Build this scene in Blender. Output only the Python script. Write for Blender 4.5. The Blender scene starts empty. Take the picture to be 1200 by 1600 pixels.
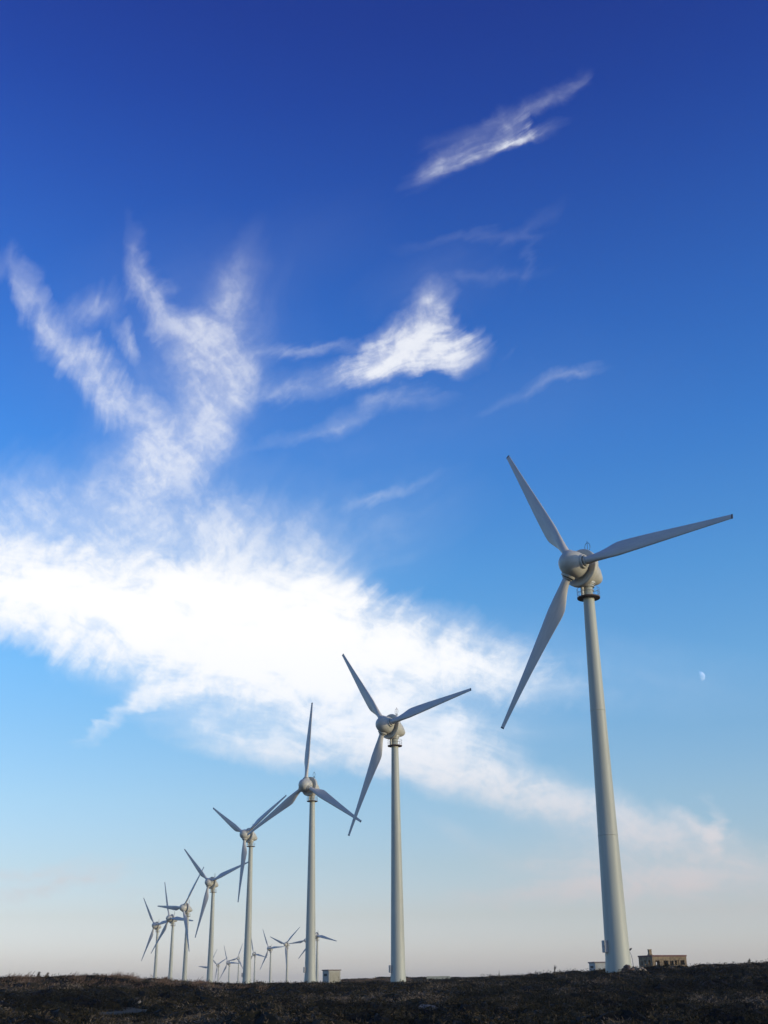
import bpy, bmesh, math, random
import numpy as np
from mathutils import Vector, Matrix, Euler
R_ = math.radians
random.seed(7)
rng = np.random.default_rng(11)
scene = bpy.context.scene
col = scene.collection

# ------------------------------------------------------------------ camera
PITCH, ROLL = R_(22.222), R_(-0.6736)
FPX = 1821.6                                     # focal length for a 1600 px tall picture
cam_d = bpy.data.cameras.new('camera')
cam = bpy.data.objects.new('camera', cam_d); col.objects.link(cam)
cr = Vector((1, 0, 0)); cu = Vector((0, -math.sin(PITCH), math.cos(PITCH))); cw = Vector((0, math.cos(PITCH), math.sin(PITCH)))
cr2 = cr * math.cos(ROLL) + cu * math.sin(ROLL); cu2 = -cr * math.sin(ROLL) + cu * math.cos(ROLL)
cam.matrix_world = Matrix((cr2, cu2, -cw)).transposed().to_4x4()
cam_d.sensor_fit = 'VERTICAL'; cam_d.sensor_height = 24.0; cam_d.lens = 24.0 * FPX / 1600.0
cam_d.clip_start = 0.5; cam_d.clip_end = 90000.0
scene.camera = cam
scene.view_settings.view_transform = 'Standard'; scene.view_settings.look = 'None'
scene.view_settings.exposure = 0.0; scene.view_settings.gamma = 1.0
scene.render.resolution_x = 768; scene.render.resolution_y = 1024

# ------------------------------------------------------------------ sun and sky
SUN_AZ, SUN_EL = 115.0, 8.0                      # clockwise from +Y (straight ahead), above the horizon
sun_d = bpy.data.lights.new('sun', 'SUN'); sun = bpy.data.objects.new('sun', sun_d); col.objects.link(sun)
sdir = Vector((math.sin(R_(SUN_AZ)) * math.cos(R_(SUN_EL)), math.cos(R_(SUN_AZ)) * math.cos(R_(SUN_EL)), math.sin(R_(SUN_EL))))
sun.rotation_euler = sdir.to_track_quat('Z', 'Y').to_euler()
sun_d.energy = 2.0; sun_d.angle = R_(0.5); sun_d.color = (1.0, 0.90, 0.62)

world = bpy.data.worlds.new('World'); scene.world = world; world.use_nodes = True
wt = world.node_tree
for nd in list(wt.nodes): wt.nodes.remove(nd)
def wn(kind, **kw):
    nd = wt.nodes.new(kind)
    for k, v in kw.items(): setattr(nd, k, v)
    return nd
def wl(a, b): wt.links.new(a, b)
def wmath(op, a, b=None, c=None, clamp=False):
    nd = wn('ShaderNodeMath', operation=op); nd.use_clamp = clamp
    for i, v in enumerate((a, b, c)):
        if v is None: continue
        if isinstance(v, (int, float)): nd.inputs[i].default_value = v
        else: wl(v, nd.inputs[i])
    return nd.outputs[0]
def wvec(op, a, b=None):
    nd = wn('ShaderNodeVectorMath', operation=op)
    for i, v in enumerate((a, b)):
        if v is None: continue
        if isinstance(v, (tuple, list)): nd.inputs[i].default_value = v
        else: wl(v, nd.inputs[i])
    return nd
out = wn('ShaderNodeOutputWorld'); bg = wn('ShaderNodeBackground'); wl(bg.outputs[0], out.inputs[0])
tc = wn('ShaderNodeTexCoord'); D = tc.outputs['Generated']
nish = wn('ShaderNodeTexSky', sky_type='NISHITA')
nish.sun_disc = False; nish.sun_elevation = R_(SUN_EL); nish.sun_rotation = R_(SUN_AZ)
nish.air_density = 1.0; nish.dust_density = 0.6; nish.ozone_density = 2.5; nish.altitude = 50
sep = wn('ShaderNodeSeparateXYZ'); wl(D, sep.inputs[0])
# tint of the air with height above the horizon (linear gains on the sky model)
AIR = [(0.002, (3.26, 3.51, 5.75)), (0.021, (2.64, 2.64, 4.25)), (0.0548, (2.40, 2.14, 2.82)), (0.0945, (2.31, 2.13, 2.50)), (0.1451, (2.22, 2.27, 2.56)), (0.1967, (1.93, 2.31, 2.70)), (0.2488, (1.669, 2.409, 2.963)), (0.3269, (1.209, 2.245, 3.118)), (0.4284, (0.797, 1.838, 3.218)), (0.5236, (0.613, 1.404, 2.984)), (0.6097, (0.469, 0.982, 2.615)), (0.6637, (0.385, 0.75, 2.347)), (0.7121, (0.365, 0.609, 2.118))]
ramp = wn('ShaderNodeValToRGB'); wl(sep.outputs[2], ramp.inputs[0])
el = ramp.color_ramp.elements
GMAX = max(max(c) for _, c in AIR)
while len(el) < len(AIR): el.new(0.5)
for i, (p, c) in enumerate(AIR):
    el[i].position = p
    el[i].color = (c[0] / GMAX, c[1] / GMAX, c[2] / GMAX, 1)
tint = wvec('MULTIPLY', ramp.outputs[0], (GMAX,) * 3)
skyc = wvec('MULTIPLY', nish.outputs[0], tint.outputs[0])
skyc = wvec('MULTIPLY', skyc.outputs[0], (0.1,) * 3)

# clouds: density over a plane tangent to the celestial sphere at azimuth 0, elevation 22 degrees
B0 = (1, 0, 0); B1 = (0, -math.sin(PITCH), math.cos(PITCH)); B2 = (0, math.cos(PITCH), math.sin(PITCH))
dw = wmath('MAXIMUM', wvec('DOT_PRODUCT', D, B2).outputs['Value'], 0.05)
uu = wmath('DIVIDE', wvec('DOT_PRODUCT', D, B0).outputs['Value'], dw)
vv = wmath('DIVIDE', wvec('DOT_PRODUCT', D, B1).outputs['Value'], dw)
comb = wn('ShaderNodeCombineXYZ')
wl(wmath('MULTIPLY', uu, FPX / 100), comb.inputs[0]); wl(wmath('MULTIPLY', vv, -FPX / 100), comb.inputs[1])
P = comb.outputs[0]
def q(x, y):                                     # sky position given in hundredths of the frame, the small roll taken out
    X, Y = (x - 600) / 100, (y - 800) / 100
    c, s = math.cos(ROLL), math.sin(ROLL)
    return (X * c + Y * s, -X * s + Y * c)
def noise(vec, scale, detail=5, rough=0.55, dist=0.0):
    n = wn('ShaderNodeTexNoise', noise_dimensions='2D'); wl(vec, n.inputs['Vector'])
    n.inputs['Scale'].default_value = scale; n.inputs['Detail'].default_value = detail
    n.inputs['Roughness'].default_value = rough; n.inputs['Distortion'].default_value = dist
    return n
def warp(vec, scale, amp, detail=4, rough=0.55, off=(0, 0, 0)):
    v = wvec('ADD', vec, off).outputs[0]
    n = noise(v, scale, detail, rough)
    d = wvec('SUBTRACT', n.outputs['Color'], (0.5, 0.5, 0.5)).outputs[0]
    d = wvec('MULTIPLY', d, (amp, amp, 0)).outputs[0]
    return wvec('ADD', vec, d).outputs[0]
def blobs(vec, items, wid=1.38):
    acc = None
    for (x, y, a, b, ang, st) in items:
        X, Y = q(x, y)
        m = wn('ShaderNodeMapping', vector_type='TEXTURE'); wl(vec, m.inputs[0])
        m.inputs['Location'].default_value = (X, Y, 0); m.inputs['Rotation'].default_value = (0, 0, R_(ang))
        m.inputs['Scale'].default_value = (a * wid / 100, b * wid / 100, 1)
        g = wn('ShaderNodeTexGradient', gradient_type='SPHERICAL'); wl(m.outputs[0], g.inputs[0])
        acc = wmath('MULTIPLY', g.outputs['Fac'], st) if acc is None else wmath('MULTIPLY_ADD', g.outputs['Fac'], st, acc)
    return acc
def stroke(pts, items):
    for (x0, y0, w0, s0), (x1, y1, w1, s1) in zip(pts, pts[1:]):
        L = math.hypot(x1 - x0, y1 - y0); w = (w0 + w1) / 2
        items.append(((x0 + x1) / 2, (y0 + y1) / 2, L * 0.75 + w * .6, w, math.degrees(math.atan2(y1 - y0, x1 - x0)), (s0 + s1) / 2))
def streaks(vec, ang, along, across, detail=7, rough=0.58, dist=0.0):
    m = wn('ShaderNodeMapping', vector_type='POINT'); wl(vec, m.inputs[0])
    r = wn('ShaderNodeMapping', vector_type='POINT'); wl(m.outputs[0], r.inputs[0])
    m.inputs['Rotation'].default_value = (0, 0, -R_(ang)); r.inputs['Scale'].default_value = (along, across, 1)
    return noise(r.outputs[0], 1.0, detail, rough, dist).outputs['Fac']
W = warp(warp(P, 0.6, 0.36, 3), 2.2, 0.26, 6, 0.62, (13.7, 5.1, 0))     # torn outlines
WS = warp(P, 0.42, 1.3, 2, 0.5, (3.1, 8.7, 0))                           # slowly turning direction of the fibres
L = [(60, 930, 260, 72, 10, 2.9), (230, 965, 260, 84, 12, 3.2), (400, 990, 240, 92, 9, 3.4), (560, 1015, 230, 78, 8, 3.2),
     (680, 1032, 190, 44, 12, 1.0), (770, 1055, 180, 30, 12, 0.55),
     (180, 880, 330, 90, 4, 0.75), (430, 920, 150, 80, 20, 0.7), (510, 935, 100, 70, 45, 0.9),
     (400, 1085, 250, 40, 8, 1.6), (560, 1155, 240, 42, 11, 2.0), (730, 1210, 250, 40, 14, 1.7), (880, 1262, 230, 36, 14, 1.4), (600, 1100, 240, 60, 8, 0.9), (700, 1150, 120, 50, 14, 0.5),
     (330, 1140, 110, 26, 12, 1.3), (450, 1185, 130, 20, 8, 1.7), (1000, 1305, 190, 34, 8, 1.3),
     (205, 1108, 90, 16, -30, 1.3), (150, 1132, 50, 8, -28, 0.7), (280, 1082, 90, 20, -8, 0.9),
     (1085, 1281, 60, 14, 24, 1.8), (1113, 1298, 14, 44, 0, 1.8), (1100, 1350, 220, 38, 2, 1.3), (930, 1388, 210, 20, -4, 1.4), (1060, 1400, 280, 40, 4, 1.1), (900, 1345, 170, 30, 6, 0.9),
     (708, 1140, 15, 46, 25, 0.9), (745, 1165, 60, 30, 50, 0.7), (700, 1300, 50, 12, 30, 0.5), (860, 1035, 330, 60, 8, 0.38), (90, 1380, 130, 15, -12, 1.5), (40, 1362, 120, 13, -8, 1.2), (190, 1390, 70, 8, 4, 0.4)]
C = [(350, 470, 110, 34, -62, 0.5), (370, 560, 50, 90, 10, 0.6), (195, 532, 14, 34, -25, 1.2), (150, 478, 40, 26, -30, 0.8), (110, 490, 40, 20, -20, 0.6),
     (232, 718, 34, 40, 20, 1.2), (200, 840, 320, 110, 0, 0.95), (330, 880, 190, 90, 0, 0.95), (50, 810, 200, 70, 8, 0.9), (355, 820, 50, 60, -60, 0.9), (370, 885, 45, 70, -60, 0.8),
     (480, 900, 80, 110, -40, 0.5), (270, 560, 190, 170, 0, 0.26), (300, 570, 90, 130, 20, 0.3), (270, 660, 120, 90, -20, 0.45), (375, 500, 60, 110, 10, .3), (150, 770, 180, 60, -10, 0.4)]
stroke([(-10, 415, 20, .4), (30, 430, 20, 1.0), (60, 480, 18, 1.1), (95, 535, 26, 1.3), (135, 570, 40, 1.6), (165, 615, 36, 1.2), (215, 640, 26, .7), (265, 680, 34, .8)], C)
stroke([(212, 365, 12, .4), (220, 420, 20, .8), (235, 460, 26, 1.0), (275, 505, 30, 1.1), (310, 540, 40, 1.1), (345, 590, 46, .9), (325, 650, 52, 1.0), (270, 710, 55, 1.1), (200, 780, 80, .7)], C)
stroke([(365, 430, 14, .3), (350, 480, 22, .5), (370, 545, 36, .7)], C)
stroke([(355, 650, 16, .6), (335, 715, 24, .7), (265, 750, 34, .6)], C)
Rr = [(605, 562, 72, 32, -20, 1.8), (648, 535, 68, 42, -24, 2.6), (700, 545, 62, 32, -2, 1.9), (672, 495, 45, 36, -60, 1.3), (640, 565, 80, 22, -2, 1.6),
      (530, 588, 130, 24, -12, 0.8), (420, 620, 150, 18, -6, 0.5), (806, 208, 28, 17, -8, 2.0), (680, 440, 100, 50, -10, 0.25), (600, 810, 140, 60, -12, 0.35), (560, 700, 280, 90, -12, 0.2), (880, 610, 200, 90, 0, 0.08), (620, 870, 90, 60, -20, .25), (430, 400, 160, 60, -20, .14)]
stroke([(650, 278, 20, .2), (675, 262, 20, .6), (710, 245, 20, .9), (765, 228, 17, 1.1), (835, 208, 12, .8)], Rr)
stroke([(690, 222, 14, .45), (760, 200, 17, .6), (820, 172, 15, .75), (880, 143, 13, .6), (905, 120, 8, .2)], Rr)
stroke([(380, 560, 16, .8), (470, 548, 12, .7), (580, 530, 9, .4)], Rr)
stroke([(430, 692, 9, .5), (520, 668, 14, .6), (600, 628, 17, .7), (680, 625, 12, .35)], Rr)
stroke([(640, 382, 8, .12), (740, 376, 11, .30), (810, 375, 11, .30), (865, 330, 10, .25)], Rr)
stroke([(828, 385, 9, .25), (822, 425, 10, .28), (750, 442, 10, .2), (690, 436, 9, .2)], Rr)
stroke([(790, 625, 8, .4), (850, 592, 12, .6), (920, 577, 8, .6)], Rr)
stroke([(540, 785, 8, .4), (600, 770, 10, .5), (670, 748, 7, .35)], Rr)
nL = streaks(WS, 14, 0.40, 2.0, 7, .56); nL2 = streaks(W, -35, 1.0, 2.0, 7, .56)
nC = streaks(WS, 56, 0.55, 2.2, 8, .56); nC2 = streaks(WS, -50, 0.9, 2.0, 8, .56)
nR = streaks(WS, -24, 0.6, 3.0, 8, .56); nR2 = streaks(W, -50, 1.4, 2.4, 7, .56)
def feather(vec, base, ang, amp, along, across):            # draws the outline out into fibres along one direction
    n = streaks(base, ang, along, across, 6, .52)
    sc = wn('ShaderNodeVectorMath', operation='SCALE'); sc.inputs[0].default_value = (math.cos(R_(ang)), math.sin(R_(ang)), 0)
    wl(wmath('MULTIPLY', wmath('SUBTRACT', n, 0.5), amp), sc.inputs['Scale'])
    return wvec('ADD', vec, sc.outputs[0]).outputs[0]
WL = feather(W, WS, -42, 0.75, 0.5, 2.6); WB = feather(W, WS, 14, 1.1, 0.35, 2.4); WC = feather(W, WS, -62, 0.75, 0.5, 2.4); WR = feather(W, WS, -30, 0.9, 0.5, 4.0)
def shaped(S, n, lo, hi, gain, cap, veil, p=1.5):          # blobs eaten into by the fibre noise, plus a thin even veil
    k = wn('ShaderNodeMapRange', interpolation_type='SMOOTHSTEP'); wl(n, k.inputs[0])
    k.inputs[1].default_value = lo; k.inputs[2].default_value = hi; k.inputs[3].default_value = 0.30; k.inputs[4].default_value = 1.42
    S0 = wmath('MAXIMUM', S, 0.0)
    t = wmath('POWER', wmath('MULTIPLY', S0, k.outputs[0]), p)
    t = wmath('ADD', wmath('MULTIPLY', t, -gain), wmath('MULTIPLY', S0, -veil))
    return wmath('MULTIPLY', wmath('SUBTRACT', 1.0, wmath('EXPONENT', t)), cap)
mixn = lambda a, b, f: wmath('ADD', wmath('MULTIPLY', a, 1 - f), wmath('MULTIPLY', b, f))
fine = noise(W, 5.0, 6, 0.6).outputs['Fac']
dens = [shaped(wmath('ADD', blobs(WL, L[:9]), blobs(WB, L[9:])), mixn(mixn(nL, nL2, 0.35), fine, .22), 0.33, 0.67, 0.30, 1.0, .15, 1.75), shaped(blobs(WC, C, 1.42), mixn(mixn(nC, nC2, 0.4), fine, .3), 0.34, 0.66, 0.145, 0.80, .17, 2.0), shaped(blobs(WR, Rr), mixn(mixn(nR, nR2, .3), fine, .25), 0.34, 0.68, 0.24, 0.92, .12, 2.1)]
front = wmath('GREATER_THAN', wvec('DOT_PRODUCT', D, B2).outputs['Value'], 0.25)
clear = wmath('MULTIPLY', wmath('MULTIPLY', wmath('SUBTRACT', 1.0, dens[0]), wmath('SUBTRACT', 1.0, dens[1])), wmath('SUBTRACT', 1.0, dens[2]))
alpha = wmath('MULTIPLY', wmath('SUBTRACT', 1.0, clear), front)
cramp = wn('ShaderNodeValToRGB'); wl(sep.outputs[2], cramp.inputs[0])
CC = [(0.0, (.57, .52, .52)), (0.07, (.63, .59, .60)), (0.13, (.70, .71, .76)), (0.20, (.90, .93, .99)), (0.30, (1.0, 1.0, 1.0)), (0.6, (.80, .83, .90))]
ce = cramp.color_ramp.elements
while len(ce) < len(CC): ce.new(0.5)
for i, (p, c) in enumerate(CC):
    ce[i].position = p; ce[i].color = (*c, 1)
cl = wvec('MULTIPLY', cramp.outputs[0], (1.06,) * 3)
mix = wn('ShaderNodeMix', data_type='RGBA'); wl(alpha, mix.inputs[0]); wl(skyc.outputs[0], mix.inputs[6]); wl(cl.outputs[0], mix.inputs[7])
wl(mix.outputs[2], bg.inputs[0]); bg.inputs[1].default_value = 1.0
world.cycles.sampling_method = 'MANUAL'; world.cycles.sample_map_resolution = 1024


# ------------------------------------------------------------------ helpers
def tag(o, label=None, cat=None, group=None, kind=None):
    for k, v in (('label', label), ('category', cat), ('group', group), ('kind', kind)):
        if v: o[k] = v
    return o
class MB:
    """collects vertices and faces, then links them as one mesh object"""
    def __init__(s): s.v = []; s.f = []; s.sm = []
    def add(s, vs, fs, smooth=False):
        n = len(s.v); s.v += [tuple(v) for v in vs]; s.f += [tuple(i + n for i in f) for f in fs]; s.sm += [smooth] * len(fs)
    def box(s, c, size, rot=None, taper=1.0):
        hx, hy, hz = size[0] / 2, size[1] / 2, size[2] / 2
        vs = []
        for z, t in ((-hz, 1), (hz, taper)):
            for x, y in ((-hx, -hy), (hx, -hy), (hx, hy), (-hx, hy)):
                p = Vector((x * t, y * t, z))
                if rot is not None: p = rot @ p
                vs.append(p + Vector(c))
        s.add(vs, [(3, 2, 1, 0), (4, 5, 6, 7), (0, 1, 5, 4), (1, 2, 6, 5), (2, 3, 7, 6), (3, 0, 4, 7)])
    def rings(s, rings, smooth=True, cap=True, closed=False):
        n = len(rings[0]); vs = [p for r in rings for p in r]; fs = []
        m = len(rings)
        for i in range(m if closed else m - 1):
            j2 = (i + 1) % m
            for k in range(n):
                a, b = i * n + k, i * n + (k + 1) % n
                c, d = j2 * n + (k + 1) % n, j2 * n + k
                fs.append((a, b, c, d))
        s.add(vs, fs, smooth)
        if cap and not closed:
            s.add(rings[0], [tuple(reversed(range(n)))]); s.add(rings[-1], [tuple(range(n))])
    def lathe(s, prof, n=32, frame=None, smooth=True, cap=True, center=(0, 0, 0)):
        """prof: (axial, radius); frame columns: radial u, radial v, axis"""
        F = frame or (Vector((1, 0, 0)), Vector((0, 1, 0)), Vector((0, 0, 1)))
        C = Vector(center); rs = []
        for a, r in prof:
            rs.append([C + F[2] * a + F[0] * (r * math.cos(2 * math.pi * k / n)) + F[1] * (r * math.sin(2 * math.pi * k / n)) for k in range(n)])
        s.rings(rs, smooth, cap)
    def tube(s, pts, r, n=6, closed=False):
        pts = [Vector(p) for p in pts]; rs = []; m = len(pts)
        for i, p in enumerate(pts):
            a = pts[(i - 1) % m] if closed or i > 0 else p; b = pts[(i + 1) % m] if closed or i < m - 1 else p
            d = (b - a).normalized(); up = Vector((0, 0, 1)) if abs(d.z) < 0.95 else Vector((1, 0, 0))
            u = d.cross(up).normalized(); v = d.cross(u)
            rr = r[i] if isinstance(r, (list, tuple)) else r
            rs.append([p + u * (rr * math.cos(2 * math.pi * k / n)) + v * (rr * math.sin(2 * math.pi * k / n)) for k in range(n)])
        s.rings(rs, True, not closed, closed)
    def build(s, name, mat, parent=None, bevel=0):
        me = bpy.data.meshes.new(name); me.from_pydata(s.v, [], s.f); me.materials.append(mat)
        me.polygons.foreach_set('use_smooth', s.sm)
        bm = bmesh.new(); bm.from_mesh(me); bmesh.ops.recalc_face_normals(bm, faces=bm.faces)
        if bevel:
            bmesh.ops.remove_doubles(bm, verts=bm.verts, dist=1e-5)
            bmesh.ops.bevel(bm, geom=[e for e in bm.edges if e.calc_face_angle(0) > 0.6], offset=bevel, segments=2, affect='EDGES')
        bm.to_mesh(me); bm.free(); me.update()
        o = bpy.data.objects.new(name, me); col.objects.link(o); o.parent = parent
        return o
def empty(name, loc, rz=0):
    o = bpy.data.objects.new(name, None); col.objects.link(o); o.location = loc; o.rotation_euler = (0, 0, rz); o.empty_display_size = 0.5
    return o
def copy_tree(o, parent=None):
    c = o.copy(); col.objects.link(c)
    if parent is not None: c.parent = parent
    for ch in [x for x in bpy.data.objects if x.parent == o and x is not c]: copy_tree(ch, c)
    return c

def mat(name, base, rough=0.6, var=0.12, scale=3.0, stretch=(1, 1, 1), metal=0.0, bump=0.0, second=None, coords='Object', spec=0.4, detail=6):
    m = bpy.data.materials.new(name); m.use_nodes = True; nt = m.node_tree; b = nt.nodes['Principled BSDF']
    b.inputs['Roughness'].default_value = rough; b.inputs['Metallic'].default_value = metal
    b.inputs['Specular IOR Level'].default_value = spec
    t = nt.nodes.new('ShaderNodeTexCoord'); mp = nt.nodes.new('ShaderNodeMapping'); mp.inputs['Scale'].default_value = stretch
    nt.links.new(t.outputs[coords], mp.inputs[0])
    n = nt.nodes.new('ShaderNodeTexNoise'); n.inputs['Scale'].default_value = scale; n.inputs['Detail'].default_value = detail; n.inputs['Roughness'].default_value = 0.6
    nt.links.new(mp.outputs[0], n.inputs[0])
    r = nt.nodes.new('ShaderNodeValToRGB'); e = r.color_ramp.elements
    lo = tuple(c * (1 - var) for c in base) if second is None else second
    hi = tuple(min(1, c * (1 + var)) for c in base)
    e[0].position = 0.32; e[0].color = (*lo, 1); e[1].position = 0.68; e[1].color = (*hi, 1)
    nt.links.new(n.outputs['Fac'], r.inputs[0]); nt.links.new(r.outputs[0], b.inputs['Base Color'])
    if bump:
        bp = nt.nodes.new('ShaderNodeBump'); bp.inputs['Strength'].default_value = 1.0; bp.inputs['Distance'].default_value = bump
        nt.links.new(n.outputs['Fac'], bp.inputs['Height']); nt.links.new(bp.outputs[0], b.inputs['Normal'])
    return m
M_tower = mat('tower_paint', (0.46, 0.46, 0.375), 0.5, 0.13, 0.7, (1.6, 1.6, 0.10), detail=9)
M_shell = mat('nacelle_paint', (0.52, 0.50, 0.425), 0.42, 0.10, 1.2, (1, 1, 1))
M_blade = mat('blade_paint', (0.555, 0.525, 0.475), 0.4, 0.10, 1.0, (2.0, 2.0, 0.35))
M_tip = mat('blade_tip_metal', (0.07, 0.07, 0.08), 0.5, 0.2)
M_seal = mat('rubber_seal', (0.05, 0.05, 0.045), 0.7, 0.2)
M_rust = mat('rusty_steel', (0.10, 0.06, 0.045), 0.75, 0.3, 4.0)
M_steel = mat('galvanised_steel', (0.20, 0.21, 0.22), 0.45, 0.15, 8.0, metal=0.6)
M_cab = mat('cabinet_paint', (0.36, 0.355, 0.34), 0.5, 0.1, 2.0)
M_dark = mat('dark_grille', (0.03, 0.03, 0.035), 0.6, 0.2)
M_door = mat('door_paint', (0.40, 0.43, 0.42), 0.5, 0.1, 2.0)

# ------------------------------------------------------------------ terrain
AZK = np.array([-19, -13, -10.5, -9, -7.5, -6, -3.8, -1.6, 0.3, 2.7, 5.6, 8.5, 10.4, 12.5, 14, 18.])
RK = np.array([0, 30, 60, 100, 140, 170, 220, 300, 350, 420, 550, 900, 1400, 3000, 9000.])
ZK = np.array([
 [-1.6, -1.6, -1.30, -.35, .90, 1.05, .2, -2.5, -4, -5, -7, -9, -9, -14, -40],
 [-1.6, -1.6, -1.30, -.30, 1.00, 1.15, .2, -2.5, -4, -5, -7, -9, -9, -14, -40],
 [-1.6, -1.6, -1.32, -.45, .55, .75, .3, -1.5, -3, -5, -8, -9.5, -9, -14, -40],
 [-1.6, -1.6, -1.36, -.55, .25, .50, .75, .4, -1, -4, -7, -9, -9, -14, -40],
 [-1.6, -1.6, -1.40, -.62, .05, .25, .60, .9, 1.0, .6, -5, -9, -9, -14, -40],
 [-1.6, -1.6, -1.42, -.65, -.02, .15, .40, .9, 1.3, 1.8, .5, -8, -9, -14, -40],
 [-1.6, -1.6, -1.44, -.66, -.05, .12, .40, 1.1, 1.1, .8, 0, -8, -9, -14, -40],
 [-1.6, -1.6, -1.45, -.66, -.05, .15, .55, 1.0, 2.4, 2.2, 0, -8, -9, -14, -40],
 [-1.6, -1.6, -1.46, -.62, -.02, .18, .60, 1.2, 2.7, 2.6, 0, -8, -9, -14, -40],
 [-1.6, -1.6, -1.48, -.58, .10, .35, .80, 1.5, 2.4, 2.5, 1, -8, -9, -14, -40],
 [-1.6, -1.6, -1.50, -.50, .45, .80, 1.20, 1.8, 2.2, 2.3, 1, -8, -9, -14, -40],
 [-1.6, -1.6, -1.52, -.35, .85, 1.10, 1.40, 1.9, 2.1, 2.1, 1, -8, -9, -14, -40],
 [-1.6, -1.6, -1.53, -.25, 1.20, 1.40, 1.70, 2.6, 2.5, 2.3, 1, -8, -9, -14, -40],
 [-1.6, -1.6, -1.53, -.20, 1.25, 1.60, 2.20, 3.3, 3.1, 2.6, 1, -8, -9, -14, -40],
 [-1.6, -1.6, -1.54, -.10, 1.30, 1.70, 2.40, 3.5, 3.5, 3.0, 1, -8, -9, -14, -40],
 [-1.6, -1.6, -1.55, .05, 1.60, 2.05, 2.80, 4.1, 4.3, 3.8, 1, -8, -9, -14, -40]])
def ground_z(x, y):
    x = np.asarray(x, float); y = np.asarray(y, float)
    r = np.hypot(x, y); az = np.degrees(np.arctan2(x, y))
    az = np.clip(az, -19, 18)
    i = np.clip(np.searchsorted(AZK, az, side='right') - 1, 0, len(AZK) - 2); t = np.clip((az - AZK[i]) / (AZK[i + 1] - AZK[i]), 0, 1)
    t = t * t * (3 - 2 * t)
    j = np.clip(np.searchsorted(RK, r, side='right') - 1, 0, len(RK) - 2); s = np.clip((r - RK[j]) / (RK[j + 1] - RK[j]), 0, 1)
    z = (1 - t) * ((1 - s) * ZK[i, j] + s * ZK[i, j + 1]) + t * ((1 - s) * ZK[i + 1, j] + s * ZK[i + 1, j + 1])
    a = np.clip(r / 90, 0, 1)
    z = z + a * (0.05 * np.sin(x * .31 + 1.3) * np.cos(y * .23) + .04 * np.sin(x * .73 + y * .51) + .03 * np.sin(y * 1.1 - x * .9))
    return z
def gz(x, y): return float(ground_z(x, y))
def at(px, r):                                   # a ground position along a compass direction read off the photograph
    d = cw * FPX + cr2 * (px - 600) - cu2 * (1525 - 800)
    a = math.atan2(d.x, d.y); return r * math.sin(a), r * math.cos(a)

azs = np.concatenate([np.arange(-180, -24, 6), np.arange(-24, 24, 0.25), np.arange(24, 180, 6)])
rs = np.concatenate([[0.5, 8, 16, 24], np.arange(30, 180, 1.5), np.arange(180, 440, 5), np.geomspace(440, 9000, 30)])
A, Rg = np.meshgrid(np.radians(azs), rs, indexing='ij')
X = Rg * np.sin(A); Y = Rg * np.cos(A); Z = ground_z(X, Y)
V = np.stack([X, Y, Z], -1).reshape(-1, 3); na, nr = A.shape
ii, jj = np.meshgrid(np.arange(na), np.arange(nr - 1), indexing='ij'); i2 = (ii + 1) % na
F = np.stack([ii * nr + jj, ii * nr + jj + 1, i2 * nr + jj + 1, i2 * nr + jj], -1).reshape(-1, 4)
me = bpy.data.meshes.new('ground')
me.from_pydata(V.tolist(), [], F.tolist() + [[k * nr for k in range(na)]]); me.update()
me.polygons.foreach_set('use_smooth', [True] * len(me.polygons))
gm = bpy.data.materials.new('heath_soil'); gm.use_nodes = True; nt = gm.node_tree; b = nt.nodes['Principled BSDF']
b.inputs['Roughness'].default_value = 0.95; b.inputs['Specular IOR Level'].default_value = 0.1
t = nt.nodes.new('ShaderNodeTexCoord'); n = nt.nodes.new('ShaderNodeTexNoise'); n.inputs['Scale'].default_value = 0.6; n.inputs['Detail'].default_value = 9; n.inputs['Roughness'].default_value = 0.7
nt.links.new(t.outputs['Object'], n.inputs[0]); r = nt.nodes.new('ShaderNodeValToRGB'); nt.links.new(n.outputs['Fac'], r.inputs[0])
e = r.color_ramp.elements; e[0].position = .35; e[0].color = (.012, .011, .008, 1); e[1].position = .7; e[1].color = (.05, .04, .03, 1)
# a bare earth clearing in the scrub, lower left
CLX, CLY = at(210, 70)
mp = nt.nodes.new('ShaderNodeMapping'); mp.vector_type = 'TEXTURE'; mp.inputs['Location'].default_value = (CLX, CLY, -1.1); mp.inputs['Scale'].default_value = (4.2, 13.0, 30)
nt.links.new(t.outputs['Object'], mp.inputs[0]); g = nt.nodes.new('ShaderNodeTexGradient'); g.gradient_type = 'SPHERICAL'; nt.links.new(mp.outputs[0], g.inputs[0])
ad = nt.nodes.new('ShaderNodeMath'); ad.operation = 'MULTIPLY_ADD'; nt.links.new(n.outputs['Fac'], ad.inputs[0]); ad.inputs[1].default_value = 0.8; nt.links.new(g.outputs['Fac'], ad.inputs[2])
mr = nt.nodes.new('ShaderNodeMapRange'); nt.links.new(ad.outputs[0], mr.inputs[0]); mr.inputs[1].default_value = .62; mr.inputs[2].default_value = .85
mx = nt.nodes.new('ShaderNodeMix'); mx.data_type = 'RGBA'; nt.links.new(mr.outputs[0], mx.inputs[0]); nt.links.new(r.outputs[0], mx.inputs[6]); mx.inputs[7].default_value = (.105, .085, .055, 1)
nt.links.new(mx.outputs[2], b.inputs['Base Color'])
bp = nt.nodes.new('ShaderNodeBump'); bp.inputs['Distance'].default_value = 0.15; nt.links.new(n.outputs['Fac'], bp.inputs['Height']); nt.links.new(bp.outputs[0], b.inputs['Normal'])
me.materials.append(gm); go = bpy.data.objects.new('ground', me); col.objects.link(go); tag(go, kind='structure')

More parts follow.
